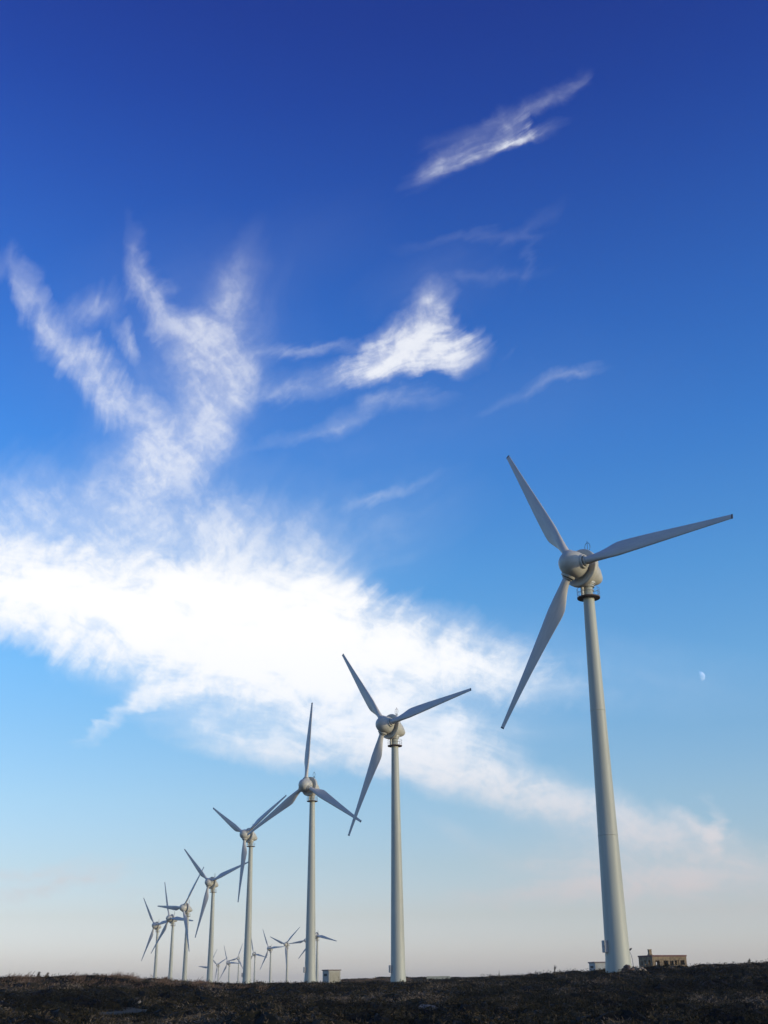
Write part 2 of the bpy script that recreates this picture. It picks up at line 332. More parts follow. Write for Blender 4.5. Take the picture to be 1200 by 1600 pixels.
# ------------------------------------------------------------------ wind turbines
HUB, RB, OVER, TILT = 46.0, 21.68, 2.656, R_(5.77)
AX = Vector((0, -math.cos(TILT), math.sin(TILT)))                   # towards the nose of the rotor
SX = Vector((1, 0, 0)); VX = AX.cross(SX)
HC = Vector((0, -OVER * math.cos(TILT), HUB))                       # rotor centre in turbine space
def on_axis(a): return HC - AX * a                                  # a metres behind the rotor centre
FR = (SX, VX, -AX)                                                  # lathe frame, axial = backwards
def tower_r(z): return 0.665 + 0.0159 * (42.3 - z) + (0.10 * max(0, 1 - z / 3) ** 2)
def make_turbine(name):
    root = empty(name, (0, 0, 0))
    # tower with flanged section joints
    t = MB(); prof = [(-6, 1.45)]
    for z in list(np.arange(0, 42.3, 1.05)):
        prof.append((z, tower_r(z)))
    prof += [(42.3, tower_r(42.3)), (42.32, .60), (44.0, .60)]
    prof.sort()
    t.lathe(prof, 48)
    tw = t.build('tower', M_tower, root)
    for z in (14.2, 28.4):
        j = MB(); r = tower_r(z); j.lathe([(z - .05, r + .0), (z - .045, r + .022), (z + .045, r + .022), (z + .05, r + .0)], 48, cap=False)
        j.build('section_joint', M_tower, tw)
    c = MB(); a = R_(244)                                           # metal box fixed to the tower side
    rot = Matrix.Rotation(a, 3, 'Z'); r = tower_r(2.5)
    c.box(rot @ Vector((r + .17, 0, 2.45)), (.42, .62, 1.25), rot)
    cb = c.build('equipment_box', M_cab, root, bevel=.03)
    h = MB(); h.box(rot @ Vector((r + .39, .2, 2.45)), (.03, .04, .18), rot); h.build('handle', M_dark, cb)
    # door on the far side with steps
    # platform under the nacelle
    p = MB(); p.lathe([(42.22, .62), (42.22, 1.38), (42.36, 1.40), (42.36, .60)], 40, smooth=False, cap=False)
    pf = p.build('platform', M_rust, root)
    rl = MB()
    for z in (42.9, 43.42):
        rl.tube([(1.36 * math.cos(2 * math.pi * k / 32), 1.36 * math.sin(2 * math.pi * k / 32), z) for k in range(32)], .022, 5, True)
    for k in range(12):
        a = 2 * math.pi * k / 12; rl.tube([(1.36 * math.cos(a), 1.36 * math.sin(a), 42.36), (1.36 * math.cos(a), 1.36 * math.sin(a), 43.44)], .02, 5)
    rl.build('railing', M_steel, pf)
    s = MB(); a = R_(250); s.lathe([(42.36, .2), (43.75, .2)], 12, center=(.85 * math.cos(a), .85 * math.sin(a), 0))
    s.build('hatch_tube', M_shell, pf)
    # yaw collars
    y = MB()
    for z0, z1, r in ((43.15, 43.28, .70), (43.62, 43.80, .80), (43.86, 44.02, .86)):
        y.lathe([(z0, r - .1), (z0, r), (z1, r), (z1, r - .1)], 40, smooth=False)
    y.build('yaw_collar', M_shell, root)
    # generator ring and rear nacelle
    g = MB(); g.lathe([(1.30, 1.30), (1.24, 1.9), (1.16, 2.22), (1.18, 2.36), (1.26, 2.42), (1.30, 2.43), (1.78, 2.41), (1.84, 2.38), (1.88, 2.30), (1.89, 1.8)], 64, FR, center=HC)
    g.build('generator_ring', M_shell, root)
    gs = MB(); gs.lathe([(1.88, 1.90), (1.97, 1.88)], 64, FR, center=HC, smooth=True); gs.build('ring_seam', M_seal, root)
    nb = MB(); rings = []
    for a, rx, rz, dz in ((1.93, 1.80, 1.82, -.02), (2.3, 1.78, 1.79, -.03), (2.8, 1.68, 1.67, -.08), (3.3, 1.52, 1.47, -.16), (3.8, 1.38, 1.28, -.26), (4.25, 1.15, 1.0, -.36),
                          (4.6, .98, .80, -.42), (4.85, .80, .62, -.46), (5.0, .55, .42, -.48), (5.06, .28, .22, -.48)):
        C = on_axis(a) + VX * dz
        rings.append([C + SX * (rx * math.cos(2 * math.pi * k / 48)) + VX * (max(-1.0, math.sin(2 * math.pi * k / 48) * 1.0) * rz) for k in range(48)])
    nb.rings(rings); na_ = nb.build('nacelle', M_shell, root)
    C = on_axis(4.72) - VX * .42
    for sgn in (1, -1):
        vt = MB(); rr = Matrix.Rotation(sgn * R_(38), 3, 'Z'); vt.box(C + SX * (sgn * .66), (.10, .34, .62), rr)
        vt.build('vent', M_rust, na_)
    u = MB(); C = on_axis(3.7) - VX * 1.45; u.lathe([(-.6, .95), (.15, .9)], 32, (SX, Vector((0, 1, 0)), Vector((0, 0, 1))), center=(0, 0, 44.6)); u.build('neck', M_shell, na_)
    ma = MB(); B = on_axis(3.1) + VX * 1.62
    ma.tube([B, B + Vector((0, 0, 1.35))], .05, 6)
    loop = []
    for k in range(20):
        a = 2 * math.pi * k / 20; rr = .40 * (1 + .28 * math.cos(2 * a + math.pi))
        loop.append(B + Vector((.40 * math.cos(a), 0, 1.78 + .55 * math.sin(a))))
    ma.tube(loop, .032, 5, True); ma.tube([B + Vector((0, 0, 1.2)), B + Vector((0, 0, 2.6))], .028, 5)
    ma.tube([B + Vector((-.25, 0, 1.0)), B + Vector((.25, 0, 1.0))], .03, 5); ma.box(B + Vector((-.27, 0, 1.08)), (.12, .12, .16)); ma.box(B + Vector((.27, 0, 1.06)), (.08, .08, .2))
    ma.build('wind_mast', M_dark, na_)
    # spinner
    sp = MB(); prof = [(-2.02, .02), (-2.0, .22), (-1.9, .55), (-1.7, .90), (-1.4, 1.20), (-1.0, 1.44), (-.5, 1.60), (0, 1.66), (.5, 1.66), (.85, 1.60), (1.0, 1.50), (1.04, 1.2)]
    sp.lathe(prof, 56, FR, center=HC); sp.build('spinner', M_shell, root)
    # one blade, along +Z from the rotor centre; leading edge +X, upwind -Y
    b = MB(); rings = []; N = 28
    st = [(1.85, 1.0, 0, 30), (2.3, .98, 0, 30), (3.0, 1.10, .25, 27), (3.8, 1.38, .55, 24), (4.8, 1.80, .85, 20), (5.6, 2.08, 1, 17), (6.2, 2.16, 1, 15), (6.9, 2.12, 1, 13.5), (8.5, 1.92, 1, 10),
          (11, 1.62, 1, 6), (14, 1.26, 1, 3), (17, .94, 1, 1), (19.6, .70, 1, 0), (21.2, .56, 1, 0), (21.5, .54, 1, 0)]
    for r, c, m, tw_ in st:
        tw_ = R_(tw_); ring = []
        for k in range(N):
            a = 2 * math.pi * k / N
            cx, cy = .5 * math.cos(a), .5 * math.sin(a)             # circle
            xx = .5 + .5 * math.cos(a)                              # 1 = leading edge, 0 = trailing edge
            th = .20 if r > 8 else .26
            q_ = 1 - xx
            yt = 5 * th * (.2969 * math.sqrt(max(q_, 0)) - .126 * q_ - .3516 * q_ ** 2 + .2843 * q_ ** 3 - .1015 * q_ ** 4)
            ax_, ay_ = xx - .70, (yt if math.sin(a) >= 0 else -yt)
            px_ = ((1 - m) * cx + m * ax_) * c; py_ = ((1 - m) * cy + m * ay_) * c
            ring.append(Vector((px_ * math.cos(tw_) + py_ * math.sin(tw_), -px_ * math.sin(tw_) + py_ * math.cos(tw_), r)))
        rings.append(ring)
    b.rings(rings)
    bl = b.build('blade', M_blade, root)
    tp = MB(); r0 = rings[-1]; cc = sum(r0, Vector()) / N
    tp.rings([[cc + (p - cc) * 1.04 + Vector((0, 0, -.02)) for p in r0], [cc + (p - cc) * 1.04 + Vector((0, 0, .16)) for p in r0]]); tp.build('tip_cap', M_tip, bl)
    cl = MB(); cl.lathe([(1.20, .92), (1.66, .88), (1.74, .84), (1.74, .62)], 36); cl.lathe([(1.74, .56), (1.84, .56), (1.84, .66), (1.98, .64), (1.98, .5)], 36, cap=False)
    cl.build('root_collar', M_shell, bl)
    sl = MB(); sl.lathe([(1.745, .70), (1.80, .70)], 36); sl.build('root_seal', M_seal, bl)
    return root, bl
def blade_matrix(ang):
    z = VX * math.cos(ang) + SX * math.sin(ang); x = -VX * math.sin(ang) + SX * math.cos(ang)
    m = Matrix((x, -AX, z)).transposed().to_4x4(); m.translation = HC
    return m
proto, blade0 = make_turbine('wind_turbine')
for k in (1, 2): copy_tree(blade0, proto)
TURB = [  # hub x, y, z, heading, rotor phase, label
 (22.955, 133.84, 47.494, -45.42, 90.54 - 120, 'nearest and tallest white wind turbine at right, standing beside the rubble and ruined building', 'wind turbines in the near row'),
 (-.272, 222.22, 46.738, -43.86, 81.69 - 120, 'second nearest white wind turbine, standing alone between the small kiosk and the low concrete wall', 'wind turbines in the near row'),
 (-20.676, 299.66, 47.865, -37.19, .11, 'white wind turbine just left of the tan kiosk, one blade pointing straight up', 'wind turbines in the near row'),
 (-47.57, 400.47, 48.009, -42.79, 59.96 - 120, 'fourth nearest wind turbine, its right blade overlapping the turbine by the kiosk', 'wind turbines in the near row'),
 (-73.147, 497.49, 40.827, -34.67, 71.76 - 120, 'fifth nearest wind turbine, right blade tip passing behind the fourth tower', 'wind turbines in the near row'),
 (-96.682, 578.21, 36.147, -45.35, 35.27, 'sixth nearest wind turbine, one blade pointing level to the left', 'wind turbines in the near row'),
 (-119.427, 670.71, 36.468, -43.85, 95.87 - 120, 'seventh wind turbine, second from the left end, one blade nearly level to the right', 'wind turbines in the near row'),
 (-143.563, 757.12, 37.255, -37.26, 81.34 - 120, 'leftmost wind turbine, rising behind the grassy ridge at the far end of the near row', 'wind turbines in the near row'),
 (-55.0, 923.1, 37.1, -36.9, 342.8, 'distant turbine mostly hidden behind the third tower, one blade pointing right toward the kiosk side', 'small distant wind turbines'),
 (-76.4, 1138.1, 41.5, -36.9, 263.7, 'distant turbine with its tower hidden behind the third tower, only its left blade showing', 'small distant wind turbines'),
 (-93.4, 1119.3, 37.7, -39.8, 289.5, 'small distant turbine nearest the third tower on its left, one blade straight down', 'small distant wind turbines'),
 (-115.8, 1196.8, 36.7, -43.2, 327.5, 'small distant turbine second to the left of the third tower, its right blade nearly level', 'small distant wind turbines'),
 (-161.0, 1479.9, 39.5, -33.8, 342.2, 'small distant turbine just right of the fourth tower, partly overlapped by it', 'small distant wind turbines'),
 (-218.2, 1794.8, 42.3, -35.0, 20.4, 'very distant turbine just left of the fourth tower, one blade up to the right', 'small distant wind turbines'),
 (-190.5, 1473.0, 29.8, -41.5, 333.1, 'small distant turbine midway between the fourth and fifth towers', 'small distant wind turbines'),
 (-245.2, 1781.9, 33.4, -39.4, 305.0, 'very distant turbine just right of the fifth tower', 'small distant wind turbines'),
 (-194.9, 1351.2, 23.1, -50.1, 274.0, 'lowest distant turbine, hidden behind the fifth tower except one blade at its left', 'small distant wind turbines')]
for i, (hx, hy, hz, yaw, ph, lab, grp) in enumerate(TURB):
    o = proto if i == 0 else copy_tree(proto)
    psi = R_(yaw); off = Matrix.Rotation(psi, 3, 'Z') @ HC
    o.location = Vector((hx, hy, hz)) - off; o.rotation_euler = (0, 0, psi)
    tag(o, lab, 'wind turbine', grp)
    bs = [c for c in bpy.data.objects if c.parent == o and c.name.startswith('blade')]
    for k, bb in enumerate(bs): bb.matrix_local = blade_matrix(R_(ph + 120 * k))

# ------------------------------------------------------------------ ruined house
M_stone = mat('rough_masonry', (.27, .195, .11), .9, .3, 1.1, bump=.05, second=(.10, .072, .045))
M_plaster = mat('roof_slab_red', (.17, .085, .075), .85, .25, 2.0, bump=.03)
M_wood = mat('old_frame', (.10, .08, .06), .8, .3, 5.0)
def wall_with_holes(mb, L, H, T, holes, M):
    """wall along local x from 0..L, thickness T towards +y; M places it"""
    xs = sorted({0, L, *[h[0] for h in holes], *[h[1] for h in holes]}); zs = sorted({-.8, H, *[h[2] for h in holes], *[h[3] for h in holes]})
    solid = lambda x, z: 0 < x < L and -.8 < z < H and not any(a < x < b and c < z < d for a, b, c, d in holes)
    for x0, x1 in zip(xs, xs[1:]):
        for z0, z1 in zip(zs, zs[1:]):
            xm, zm = (x0 + x1) / 2, (z0 + z1) / 2
            if not solid(xm, zm): continue
            P_ = lambda x, y, z: M @ Vector((x, y, z))
            for fc, nb_ in (([(x0, 0, z0), (x1, 0, z0), (x1, 0, z1), (x0, 0, z1)], True), ([(x0, T, z0), (x1, T, z0), (x1, T, z1), (x0, T, z1)], True)):
                mb.add([P_(*p) for p in fc], [(0, 1, 2, 3)])
            e_ = 1e-3
            if not solid(x0 - e_, zm): mb.add([P_(x0, 0, z0), P_(x0, T, z0), P_(x0, T, z1), P_(x0, 0, z1)], [(0, 1, 2, 3)])
            if not solid(x1 + e_, zm): mb.add([P_(x1, 0, z0), P_(x1, T, z0), P_(x1, T, z1), P_(x1, 0, z1)], [(0, 1, 2, 3)])
            if not solid(xm, z0 - e_): mb.add([P_(x0, 0, z0), P_(x1, 0, z0), P_(x1, T, z0), P_(x0, T, z0)], [(0, 1, 2, 3)])
            if not solid(xm, z1 + e_): mb.add([P_(x0, 0, z1), P_(x1, 0, z1), P_(x1, T, z1), P_(x0, T, z1)], [(0, 1, 2, 3)])
cx_, cy_ = at(1021.5, 292)
NAZ = 160.0                                                          # compass direction the long facade faces
rz = -R_(NAZ - 180)                                                  # local -y is the facade normal
ruin = empty('ruined_house', (cx_, cy_, 3.42), rz)
tag(ruin, 'roofless looking ruined stone house with empty windows and a chimney, right of the nearest turbine', 'ruin')
ruin['label'] = 'small ruined stone house with empty windows and a chimney, right of the nearest turbine'
LF, LE_, HH, TH = 9.1, 5.9, 3.0, .35
fh = [(.77, 1.9, .05, 1.8), (2.9, 4.2, .05, 1.8), (4.65, 5.6, .75, 1.75), (5.95, 7.05, .8, 1.85), (7.4, 8.5, .8, 1.85)]
w = MB(); wall_with_holes(w, LF, 2.62, TH, fh, Matrix.Identity(4)); w.build('front_wall', M_stone, ruin)
eh = [(.9, 1.75, .85, 1.9), (2.8, 3.35, .85, 1.9), (4.3, 4.75, .85, 1.9)]
Me = Matrix.Translation((TH * 0, TH, 0)) @ Matrix.Rotation(R_(90), 4, 'Z')
w = MB(); wall_with_holes(w, LE_ - 2 * TH, 2.618, TH, [(a - TH, b_ - TH, c, d) for a, b_, c, d in eh], Matrix.Translation((TH, TH, 0)) @ Matrix.Rotation(R_(90), 4, 'Z')); w.build('end_wall', M_stone, ruin)
w = MB(); wall_with_holes(w, LE_ - 2 * TH, 2.618, TH, [(2, 3, .8, 1.9)], Matrix.Translation((LF, TH, 0)) @ Matrix.Rotation(R_(90), 4, 'Z')); w.build('end_wall', M_stone, ruin)
w = MB(); wall_with_holes(w, LF, 2.62, TH, [(4.35, 4.8, .3, 1.6)], Matrix.Translation((0, LE_ - TH, 0))); w.build('back_wall', M_stone, ruin)
rf = MB(); rf.box((LF / 2, LE_ / 2, 2.80), (LF + .24, LE_ + .24, .34)); roof = rf.build('roof', M_plaster, ruin, bevel=.03)
ch = MB(); ch.box((.75, 2.0, 3.1), (.95, .95, .30), taper=.72); ch.box((.75, 2.0, 3.70), (.64, .64, .92)); ch.box((.75, 2.0, 4.2), (.80, .80, .10)); ch.build('chimney', M_stone, roof)
for k, (a, b_, c, d) in enumerate(fh):
    f = MB()
    f.box(((a + b_) / 2, .2, d - .04), (b_ - a - .01, .07, .07)); f.box((a + .05, .2, (c + d) / 2), (.07, .07, d - c - .16)); f.box((b_ - .05, .2, (c + d) / 2), (.07, .07, d - c - .16))
    if k > 1: f.box(((a + b_) / 2, .2, (c + d) / 2), (.06, .05, d - c - .16)); f.box(((a + b_) / 2, .2, c + .04), (b_ - a - .01, .07, .07))
    f.build('window_frame' if k > 1 else 'door_frame', M_wood, ruin)

# ------------------------------------------------------------------ kiosks
M_tan = mat('kiosk_render', (.36, .33, .25), .8, .12, 2.0)
M_kgrey = mat('kiosk_trim', (.42, .40, .34), .8, .12, 2.0)
M_lid = mat('roof_slab', (.20, .17, .17), .85, .2, 3.0)
M_white = mat('white_render', (.44, .435, .40), .8, .12, 2.0)
def kiosk(name, label, px, r, rz, size, wallm, doorface, z):
    x, y = at(px, r); L, W_, H = size
    k = empty(name, (x, y, z), rz); tag(k, label, 'kiosk')
    b = MB(); b.box((0, 0, H / 2 - .5), (L, W_, H + 1)); b.build('wall', wallm, k, bevel=.02)
    l = MB(); l.box((0, 0, H + .10), (L + .28, W_ + .28, .18)); l.build('roof', M_lid, k, bevel=.03)
    d = MB(); d.box((0, -W_ / 2 - .03, H * .47), (L * .78, .055, H * .84)); dd = d.build('door', doorface, k)
    h = MB(); h.box((L * .3, -W_ / 2 - .08, H * .5), (.05, .05, .3)); h.build('handle', M_dark, dd)
    t = MB()
    for sx in (-1, 1): t.box((sx * L * .44, -W_ / 2 - .02, H * .5), (L * .07, .035, H * .98))
    t.build('trim', M_kgrey, k)
    v = MB(); v.box((-L / 2 - .02, 0, H * .7), (.04, W_ * .5, H * .18)); v.build('vent', M_dark, k)
    return k
kiosk('kiosk', 'small tan utility kiosk with a flat overhanging lid, right of the third tower', 518, 238, R_(-2.65 * -1 + 30), (2.6, 2.3, 2.45), M_kgrey, M_tan, .75)
kiosk('kiosk', 'pale utility kiosk with a dark roof, half hidden behind the nearest turbine base', 941, 200, R_(-9 + 22), (3.2, 2.4, 1.85), M_white, M_white, 1.45)

# ------------------------------------------------------------------ low concrete wall, post, lamp
M_conc = mat('pale_concrete', (.50, .47, .34), .85, .2, 3.0, bump=.02)
x, y = at(685, 320)
lw = MB(); lw.box((0, 0, .15), (6.0, .5, 1.1)); lw.box((1.6, .03, .74), (2.9, .62, .08)); lwo = lw.build('concrete_wall', M_conc, None, bevel=.03)
lwo.location = (x, y, gz(x, y) + .05); lwo.rotation_euler = (0, R_(1.2), R_(-6)); tag(lwo, 'low pale concrete wall on the slope right of the second turbine', 'wall')
M_grey = mat('weathered_slab', (.075, .075, .072), .9, .3, 6.0, bump=.01)
x, y = at(668, 66)
sl = MB(); sl.box((0, 0, 0), (.95, .6, .09)); sl.box((.1, .05, .07), (.5, .4, .05)); so = sl.build('stone_slab', M_grey, None, bevel=.02)
so.location = (x, y, gz(x, y) + .40); so.rotation_euler = (R_(14), R_(10), R_(-18)); tag(so, 'flat grey slab lying tilted on the scrub near the bottom centre', 'slab')
x, y = at(780, 300)
po = MB(); po.tube([(0, 0, -.5), (0, 0, 1.0), (.04, 0, 1.9)], [.09, .08, .03], 6); po.box((0, 0, 1.02), (.26, .26, .3), taper=.5); p_ = po.build('marker_post', M_wood, None)
p_.location = (x, y, gz(x, y)); tag(p_, 'thin dark post sticking up on the skyline between the two nearest turbines', 'post')
x, y = at(991, 286); LZ = gz(x, y)
la = empty('lamp_post', (x, y, LZ), 0); tag(la, 'slender curved lamp post with a small dark head, left of the ruined house', 'lamp post')
lp = MB(); lp.tube([(0, 0, -.5), (0, 0, 1.5), (-.06, 0, 2.6), (-.22, 0, 3.5), (-.5, 0, 4.3), (-.62, 0, 4.62)], [.09, .085, .075, .07, .055, .05], 8); lp.build('pole', M_cab, la)
hd = MB(); rot = Matrix.Rotation(R_(-38), 3, 'Y')
hd.lathe([(-.45, .04), (-.32, .13), (0, .20), (.3, .17), (.45, .05)], 12, tuple(rot @ v for v in (Vector((0, 0, 1)), Vector((0, 1, 0)), Vector((1, 0, 0)))), center=(-.38, 0, 4.85)); hd.build('lamp_head', M_dark, la)

# ------------------------------------------------------------------ stones
M_rock = mat('pale_limestone', (.38, .30, .19), .9, .25, 3.0, bump=.03, second=(.20, .14, .10))
M_rockred = mat('reddish_stone', (.15, .10, .075), .9, .3, 3.0, bump=.03, second=(.06, .04, .035))
def stone_mesh(seed):
    rr = random.Random(seed); bm = bmesh.new(); bmesh.ops.create_icosphere(bm, subdivisions=2, radius=1)
    dirs = [(Vector((rr.uniform(-1, 1), rr.uniform(-1, 1), rr.uniform(-1, 1))).normalized(), rr.uniform(.55, .85)) for _ in range(9)]
    for v in bm.verts:
        for d, k in dirs:
            t = v.co.dot(d)
            if t > k: v.co -= d * (t - k)
    me = bpy.data.meshes.new('stone'); bm.to_mesh(me); bm.free(); return me
st_m = [stone_mesh(s) for s in range(6)]
def stone(x, y, z, sx, sy, sz, m, label, group=None, i=0):
    me = st_m[i % 6]
    if me.materials and me.materials[0] != m or not me.materials:
        key = (i % 6, m.name)
        if key not in st_cache:
            c = me.copy(); c.materials.clear(); c.materials.append(m); st_cache[key] = c
        me = st_cache[key]
    o = bpy.data.objects.new('stone', me); col.objects.link(o); o.location = (x, y, z); o.scale = (sx, sy, sz)
    o.rotation_euler = (random.uniform(-.4, .4), random.uniform(-.4, .4), random.uniform(0, 6.28)); tag(o, label, 'stone', group)
    return o
st_cache = {}
k = 0
for (px0, hh, wid, n_, m_, lab, grp, r_) in ((978, .95, .72, 26, M_rockred, 'dark reddish stone in the rubble heap leaning at the nearest tower base', 'stones of the dark rubble heap', 127.5),
                                           (1000, .62, .80, 24, M_rock, 'pale sunlit stone in the low rubble heap between the nearest tower and the ruin', 'stones of the pale rubble heap', 129)):
    for j in range(n_):
        u = random.uniform(-1, 1); x, y = at(px0 + u * wid * 14, r_ + random.uniform(-.8, .8))
        top = hh * (1 - abs(u - (.35 if k == 0 and n_ == 26 else 0)) ** 1.4 * .8) * random.uniform(.1, 1)
        s_ = random.uniform(.13, .27)
        stone(x, y, gz(x, y) + .28 + top, s_ * random.uniform(.9, 1.5), s_, s_ * random.uniform(.7, 1.1), m_, lab, grp, j)
x, y = at(221, 76); stone(x, y, gz(x, y) + .30, .13, .12, .10, mat('white_stone', (.36, .30, .23), .9, .1), 'small pale stone beside the bare patch at lower left', None, 2)
for j in range(7):
    x, y = at(1168 + j * 7, 150 + random.uniform(-3, 3)); stone(x, y, gz(x, y) + .25, random.uniform(.5, .8), .6, random.uniform(.3, .5), M_rockred, ('leftmost', 'second from the left', 'third from the left', 'middle', 'third from the right', 'second from the right', 'rightmost')[j] + ' of the low reddish rocks on the ridge at the right edge', 'rocks at the right edge of the ridge', j)

# ------------------------------------------------------------------ scrub and grass (uncountable growth)
def leaf_material(name, ramp_cols, rough=.8):
    m = bpy.data.materials.new(name); m.use_nodes = True; nt = m.node_tree; b = nt.nodes['Principled BSDF']
    b.inputs['Roughness'].default_value = rough; b.inputs['Specular IOR Level'].default_value = .15
    at_ = nt.nodes.new('ShaderNodeAttribute'); at_.attribute_name = 'tint'
    r = nt.nodes.new('ShaderNodeValToRGB'); nt.links.new(at_.outputs['Fac'], r.inputs[0]); e = r.color_ramp.elements
    while len(e) < len(ramp_cols): e.new(.5)
    for i, (p, c) in enumerate(ramp_cols): e[i].position = p; e[i].color = (*c, 1)
    nt.links.new(r.outputs[0], b.inputs['Base Color']); return m
def quads_object(name, Q, tint, m, kind='stuff', label=None, cat=None):
    """Q: (n,4,3) array of quads, tint: (n,) values"""
    n = len(Q); me = bpy.data.meshes.new(name); me.vertices.add(n * 4); me.vertices.foreach_set('co', Q.reshape(-1).astype(np.float32))
    me.loops.add(n * 4); me.loops.foreach_set('vertex_index', np.arange(n * 4, dtype=np.int32))
    me.polygons.add(n); me.polygons.foreach_set('loop_start', np.arange(0, n * 4, 4, dtype=np.int32))
    me.update(calc_edges=True)
    a = me.attributes.new('tint', 'FLOAT', 'FACE'); a.data.foreach_set('value', tint.astype(np.float32))
    me.materials.append(m); o = bpy.data.objects.new(name, me); col.objects.link(o); tag(o, label, cat, None, kind); return o
def unit(v): return v / (np.linalg.norm(v, axis=-1, keepdims=True) + 1e-9)
def tussocks(c, rad, hgt, per, ll, lw, tint):
    """twig and leaf quads spread over low domes; c (n,3)"""
    n = len(c); N = n * per; idx = np.repeat(np.arange(n), per)
    ph = rng.uniform(0, 2 * np.pi, N); u = rng.uniform(0.0, 1, N) ** .8; el = np.arcsin(u)
    lump = 1 + .22 * np.sin(3 * ph + idx * 1.7) + .12 * np.sin(7 * ph + idx)
    rr = rng.uniform(.78, 1.05, N) * lump
    dx = np.cos(el) * np.cos(ph); dy = np.cos(el) * np.sin(ph); dz = np.sin(el)
    pos = c[idx] + np.stack([dx * rr * rad[idx], dy * rr * rad[idx], dz * rr * hgt[idx]], -1)
    nrm = unit(np.stack([dx, dy, dz * 1.2 + .35], -1) + rng.normal(0, .45, (N, 3)))
    a = unit(np.cross(nrm, rng.normal(0, 1, (N, 3)))); d = unit(nrm * .45 + a * .9 + rng.normal(0, .25, (N, 3)))
    s = unit(np.cross(d, rng.normal(0, 1, (N, 3))))
    L = rng.uniform(.6, 1.3, N)[:, None] * ll; Wd = rng.uniform(.6, 1.3, N)[:, None] * lw
    Q = np.stack([pos - s * Wd, pos + s * Wd, pos + d * L + s * Wd * .35, pos + d * L - s * Wd * .35], 1)
    t = np.clip(tint[idx] + rng.normal(0, .11, N), 0, 1)
    # solid inner dome of 14 x 4 quads, its outline lobed like the leaves
    k = np.arange(14); th = np.stack([k, k + 1], -1) * 2 * np.pi / 14; D_ = []
    for (e0, e1) in ((-.1, .3), (.3, .7), (.7, 1.1), (1.1, 1.56)):
        for a0, a1 in th:
            D_.append([[np.cos(a0) * np.cos(e0), np.sin(a0) * np.cos(e0), np.sin(e0)], [np.cos(a1) * np.cos(e0), np.sin(a1) * np.cos(e0), np.sin(e0)],
                       [np.cos(a1) * np.cos(e1), np.sin(a1) * np.cos(e1), np.sin(e1)], [np.cos(a0) * np.cos(e1), np.sin(a0) * np.cos(e1), np.sin(e1)]])
    D_ = np.array(D_) * .85
    I = (D_[None] * np.stack([rad, rad, hgt], -1)[:, None, None, :] )
    pa = np.arctan2(D_[..., 1], D_[..., 0])[None] * 3 + (np.arange(n) * 1.7)[:, None, None]
    I = (I * (1 + .16 * np.sin(pa))[..., None] + c[:, None, None, :]).reshape(-1, 4, 3)
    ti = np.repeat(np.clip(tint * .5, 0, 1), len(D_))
    return np.concatenate([Q, I]), np.concatenate([t, ti])
def scatter(n, r0, r1, a0=-20.5, a1=20.5):
    r = np.sqrt(rng.uniform(r0 ** 2, r1 ** 2, n)); a = np.radians(rng.uniform(a0, a1, n)); return r * np.sin(a), r * np.cos(a)
def patch(x, y): return .5 + .2 * np.sin(x * .43 + 2 * np.sin(y * .09)) + .2 * np.sin(y * .16 + x * .12 + 1.1) + .15 * np.sin(x * .17 - y * .05)
def keep_clear(x, y):
    m = ((x - CLX) / 2.8) ** 2 + ((y - CLY) / 7.5) ** 2 > 1 + .6 * np.sin(x * 2.3) * np.sin(y * 1.7)
    m |= rng.uniform(0, 1, len(x)) < .22
    for i_ in range(2):
        m &= np.hypot(x - TURB[i_][0] - 2, y - TURB[i_][1]) > 1.9
    return m
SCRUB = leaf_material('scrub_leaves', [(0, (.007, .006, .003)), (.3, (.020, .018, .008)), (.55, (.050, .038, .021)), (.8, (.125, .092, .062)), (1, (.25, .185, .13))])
Qs, Ts = [], []
for (n, r0, r1, rmin, rmax, per, ll, lw) in ((2300, 44, 88, .4, 1.45, 620, .13, .022), (3900, 88, 175, .45, 1.8, 300, .16, .032), (5200, 175, 430, .9, 2.2, 50, .22, .06)):
    x, y = scatter(n, r0, r1); kc = keep_clear(x, y); x, y = x[kc], y[kc]
    rad = rng.uniform(0, 1, len(x)) ** 1.6 * (rmax - rmin) + rmin; hg = rad * rng.uniform(.34, .62, len(x)) * (.85 if r0 < 150 else .35)
    hg = np.minimum(hg, .9 - .25 * (r0 > 80)) * rng.uniform(.6, 1.25, len(x))
    hg *= np.where((np.abs(x - CLX * np.hypot(x, y) / 70) < 2.4 + np.sin(y)) & (np.hypot(x, y) < 76), .4, 1)
    tint = np.clip((patch(x, y) - .2) * .75 + rng.normal(.14, .20, len(x)), .02, .95)
    c = np.stack([x, y, ground_z(x, y) - .02], -1)
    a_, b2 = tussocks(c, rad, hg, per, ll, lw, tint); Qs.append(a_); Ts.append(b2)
quads_object('heath_scrub', np.concatenate(Qs), np.concatenate(Ts), SCRUB, 'stuff', 'dark low heath scrub covering the whole foreground slope', 'scrub')

